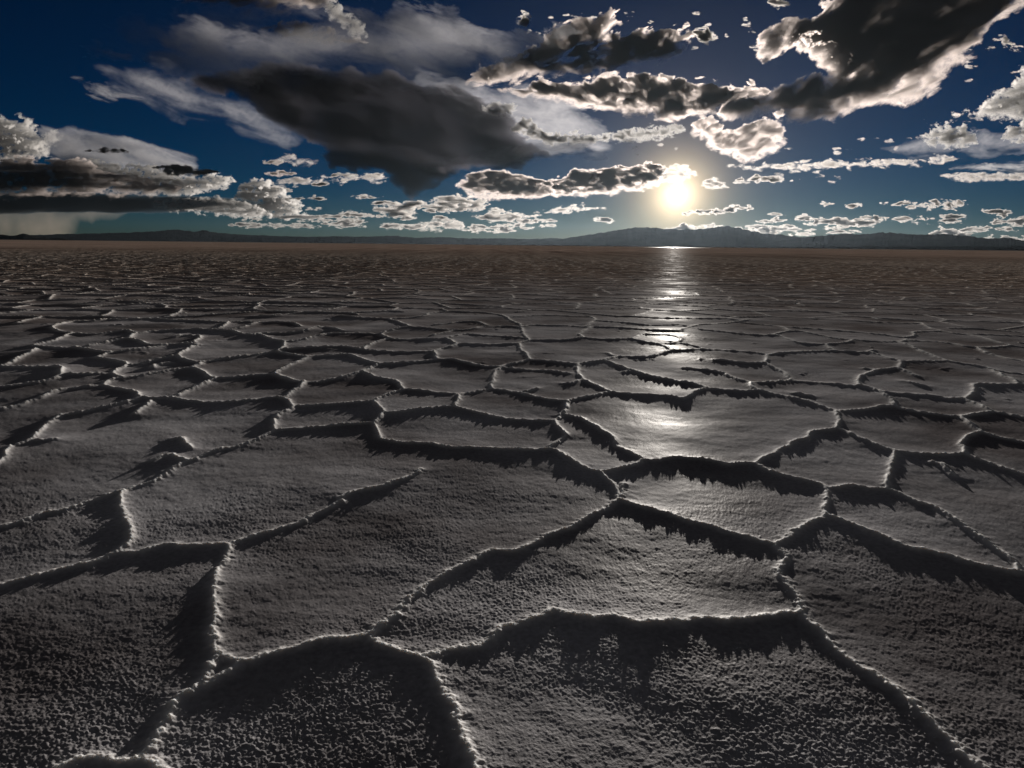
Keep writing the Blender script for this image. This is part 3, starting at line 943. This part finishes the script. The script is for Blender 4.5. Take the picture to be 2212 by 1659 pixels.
cloud('cloud', 'tall cauliflower cumulus right of the slate base', T('490,446 520,402 550,384 578,390 592,402 612,398 622,420 648,430 652,458 700,470 650,478 580,472 500,466'), 'cumulus', tau=6, soft=10, scale=20, amp=8)
cloud('cloud', 'dark lens shaped cloud over the left cumulus bank', T('330,362 380,354 440,364 470,372 430,382 360,380'), 'dark', soft=8, amp=4, scale=18, rot=0, dist=18000)
cloud('cloud', 'tiny dark lens cloud between blue gap and storm cloud', T('570,374 610,369 640,376 600,384'), 'dark', soft=6, amp=3, scale=14, rot=0)
cloud('cloud', 'thin dark sliver in front of the white sloping sheet', T('185,326 240,317 285,328 230,335'), 'dark', soft=8, amp=4, scale=18, rot=0, dist=18000)
cloud('cloud', 'two-knob white cumulus standing below the storm cloud tip', T('808,452 850,436 880,430 908,440 902,460 872,474 840,470'), 'small', tau=6)
cloud('cloud', 'grey cumulus under the left dark cloud of the pair', T('905,448 950,426 990,418 1060,440 1040,455 960,461'), 'small', tau=7)
cloud('cloud', 'flat grey cloud two steps below the left dark cloud', T('1020,468 1060,455 1120,460 1172,465 1120,478 1060,482'), 'small', tau=6)
cloud('cloud', 'narrow bright cloud below the dark cloud beside the sun', T('1175,461 1210,446 1260,445 1305,448 1250,458'), 'small', tau=5)
cloud('cloud', 'low frayed grey cloud above the middle of the blue range', T('885,492 930,476 1000,480 1012,492 950,499'), 'small', tau=4)
cloud('cloud', 'frayed white streak under the blue gap', T('590,350 620,336 660,345 692,352 640,361'), 'small', tau=1.8)
cloud('cloud', 'flat grey streak left of the storm cloud tip', T('560,397 640,382 720,386 832,375 835,389 700,396 600,403'), 'small', tau=4)
cloud('cloud', 'cream coloured cumulus cut by the right edge', T('2060,250 2100,240 2120,222 2170,192 2212,150 2260,150 2260,250 2180,262 2130,256'), 'cumulus', tau=4.5)
cloud('cloud', 'ragged grey cumulus left below the one at the right edge', T('1988,292 2030,270 2080,268 2102,290 2112,310 2060,321 2010,311'), 'cumulus', tau=5)
cloud('cloud', 'rounded cloud at the right edge below the cream cumulus', T('2162,302 2182,272 2260,246 2260,312 2182,306'), 'cumulus', tau=5)
cloud('veil_cloud', 'thin veil behind the ragged cumulus at the right', T('1900,320 2000,305 2100,285 2260,290 2260,335 2080,335'), 'veil', tau=.7, soft=26, amp=18, scale=50, rot=5, dist=30000)
cloud('cloud', 'long broken chain of small clouds right of the clump', T('1565,360 1700,352 1830,346 1900,350 1960,340 2040,335 2092,341 2060,350 1960,356 1850,363 1700,368'), 'small', tau=4.5, amp=8, scale=20)
cloud('cloud', 'smooth lens cloud with dark heart at the right edge', T('2030,380 2080,370 2150,373 2260,376 2260,388 2150,392 2070,392'), 'small', tau=5, soft=7, amp=4)
cloud('wisp_cloud', 'thin white streak above the lens cloud at the right edge', T('2050,362 2120,355 2260,352 2260,366 2120,368'), 'wisp', tau=1.2, rot=3)
SM = 'small clouds drifting low over the right horizon'
for lab, p in (
    ('flat small cloud right of the dark wedge beside the sun', '1593,388 1650,380 1722,391 1640,396'),
    ('tiny oval cloud under the broken chain, left of two', '1768,442 1782,436 1800,441 1785,446'),
    ('tiny oval cloud under the broken chain, right of two', '1830,444 1842,439 1856,443 1842,447'),
    ('low cloud strip ending in two tips near the right', '1962,446 2020,434 2060,438 2112,441 2050,451 2000,450'),
    ('short flat cloud below the strip near the right', '1905,438 1930,434 1962,440 1930,443'),
    ('bright frayed cloudlet right of the low strip', '2125,458 2160,452 2206,458 2170,468'),
    ('dark bellied low cloud at the right edge', '2142,480 2190,468 2260,470 2260,484 2180,486'),
    ('little flat cloud over the right foot of the massif', '1658,478 1715,467 1752,470 1700,481'),
    ('group of joined flat clouds over the right range', '1738,484 1800,468 1870,474 1925,468 1890,486 1800,490'),
    ('dark bellied pair of flat clouds right of the joined group', '1928,474 1965,466 2015,474 1970,481'),
    ('puffy cloud sitting on the right end of the mountains', '2000,507 2040,492 2075,500 2118,512 2060,521'),
    ('low bright cloud lying along the right end of the range', '2105,520 2160,508 2260,516 2260,530 2150,530'),
    ('flat dark cloud with bright rim, right below the sun', '1532,457 1565,449 1592,441 1632,450 1570,461'),
    ('short flat cloud straight below the sun', '1478,460 1505,450 1536,456 1505,462'),
    ('golden streak cloud on top of the massif below the sun', '1395,501 1480,486 1560,488 1600,497 1490,499'),
    ('frayed bright cloud on the right shoulder of the massif', '1578,498 1640,489 1705,506 1640,509'),
    ('torn bright rag between grey veil and deep blue sky', '1115,45 1130,30 1145,38 1135,60 1120,62'),
    ('torn white rag right of the ragged dark tip', '1500,70 1530,58 1545,75 1530,100 1512,90'),
    ('white speck cloud at the top left of the biggest cloud', '1660,5 1690,-5 1705,10 1680,20'),
    ('thin rag drifting at the far upper right', '2150,85 2170,80 2200,98 2230,90 2210,105 2170,100'),
):
    cloud('cloud', lab, T(p), 'small', SM if p[:2] in ('15', '16', '17', '18', '19', '20', '21') else None)

# the countless far cloudlets above the horizon: one mass
def cloud_bank(label, spots, seed, dist, **kw):
    rnd = random.Random(seed)
    polys = []
    for x0, x1, y0, y1, n, wmin, wmax in spots:
        for k in range(n):
            cx, cy = rnd.uniform(x0, x1), rnd.uniform(y0, y1)
            wd = rnd.uniform(wmin, wmax); h = wd * rnd.uniform(.08, .17) + 2.2
            pts = []
            for a in range(10):
                th = a / 10 * 2 * math.pi
                q = rnd.uniform(.7, 1.25)
                dy = math.sin(th) * h * q
                pts.append((cx + math.cos(th) * wd * q, cy - dy * (1 if dy > 0 else .45)))
            polys.append(pts)
    cloud('distant_clouds', label, polys, 'small', kind='stuff', dist=dist, amp=4.5, soft=6, scale=12, stretch=2.6, **kw)


cloud_bank('band of countless small broken clouds low over the horizon',
           [(470, 800, 464, 490, 14, 14, 44), (640, 1010, 440, 494, 24, 12, 44), (1000, 1330, 468, 505, 16, 12, 36),
            (1640, 2230, 462, 500, 18, 10, 36), (1580, 1900, 484, 508, 12, 8, 30), (540, 860, 345, 440, 14, 8, 30)], 4, 63000)
cloud_bank('countless tiny torn cloud scraps scattered through the upper sky',
           [(1060, 1240, 20, 140, 7, 4, 9), (1500, 1640, 20, 110, 12, 3, 8), (1330, 1480, 300, 340, 6, 3, 9), (1640, 2000, 270, 350, 14, 4, 9),
            (2000, 2200, 60, 200, 9, 5, 14), (1900, 2120, 225, 275, 8, 5, 12), (1600, 1830, 370, 400, 10, 5, 16), (1280, 1420, 15, 60, 5, 4, 10)], 9, 21000, tau=2.0, solid=0, pow=1.3)
cloud('rain_curtain', 'brownish rain falling from the slate base at the left edge', T('-40,436 300,436 300,462 240,478 180,488 175,505 190,548 -40,548'), 'rain', kind='stuff', dist=68000)

# ------------------------------------------------------------------ haze
def haze():
    b = 27000.0
    z0, z1 = -3.0, 640.0
    V = [(x, y, z) for z in (z0, z1) for y in (-b, b) for x in (-b, b)]
    Q = [(0, 2, 3, 1), (4, 5, 7, 6), (0, 1, 5, 4), (2, 6, 7, 3), (0, 4, 6, 2), (1, 3, 7, 5)]
    mt, t, N, L = new_mat('haze_air')
    o = N('ShaderNodeOutputMaterial'); v = N('ShaderNodeVolumePrincipled')
    v.inputs['Color'].default_value = (.36, .45, .54, 1)
    v.inputs['Density'].default_value = 0.05 / 20000
    v.inputs['Anisotropy'].default_value = 0.7
    L(v.outputs[0], o.inputs['Volume'])
    ob = mesh_from('haze', V, np.array(Q), mt, False)
    tag(ob, 'thin blue haze over the flat that pales the far mountains', kind='stuff')


haze()
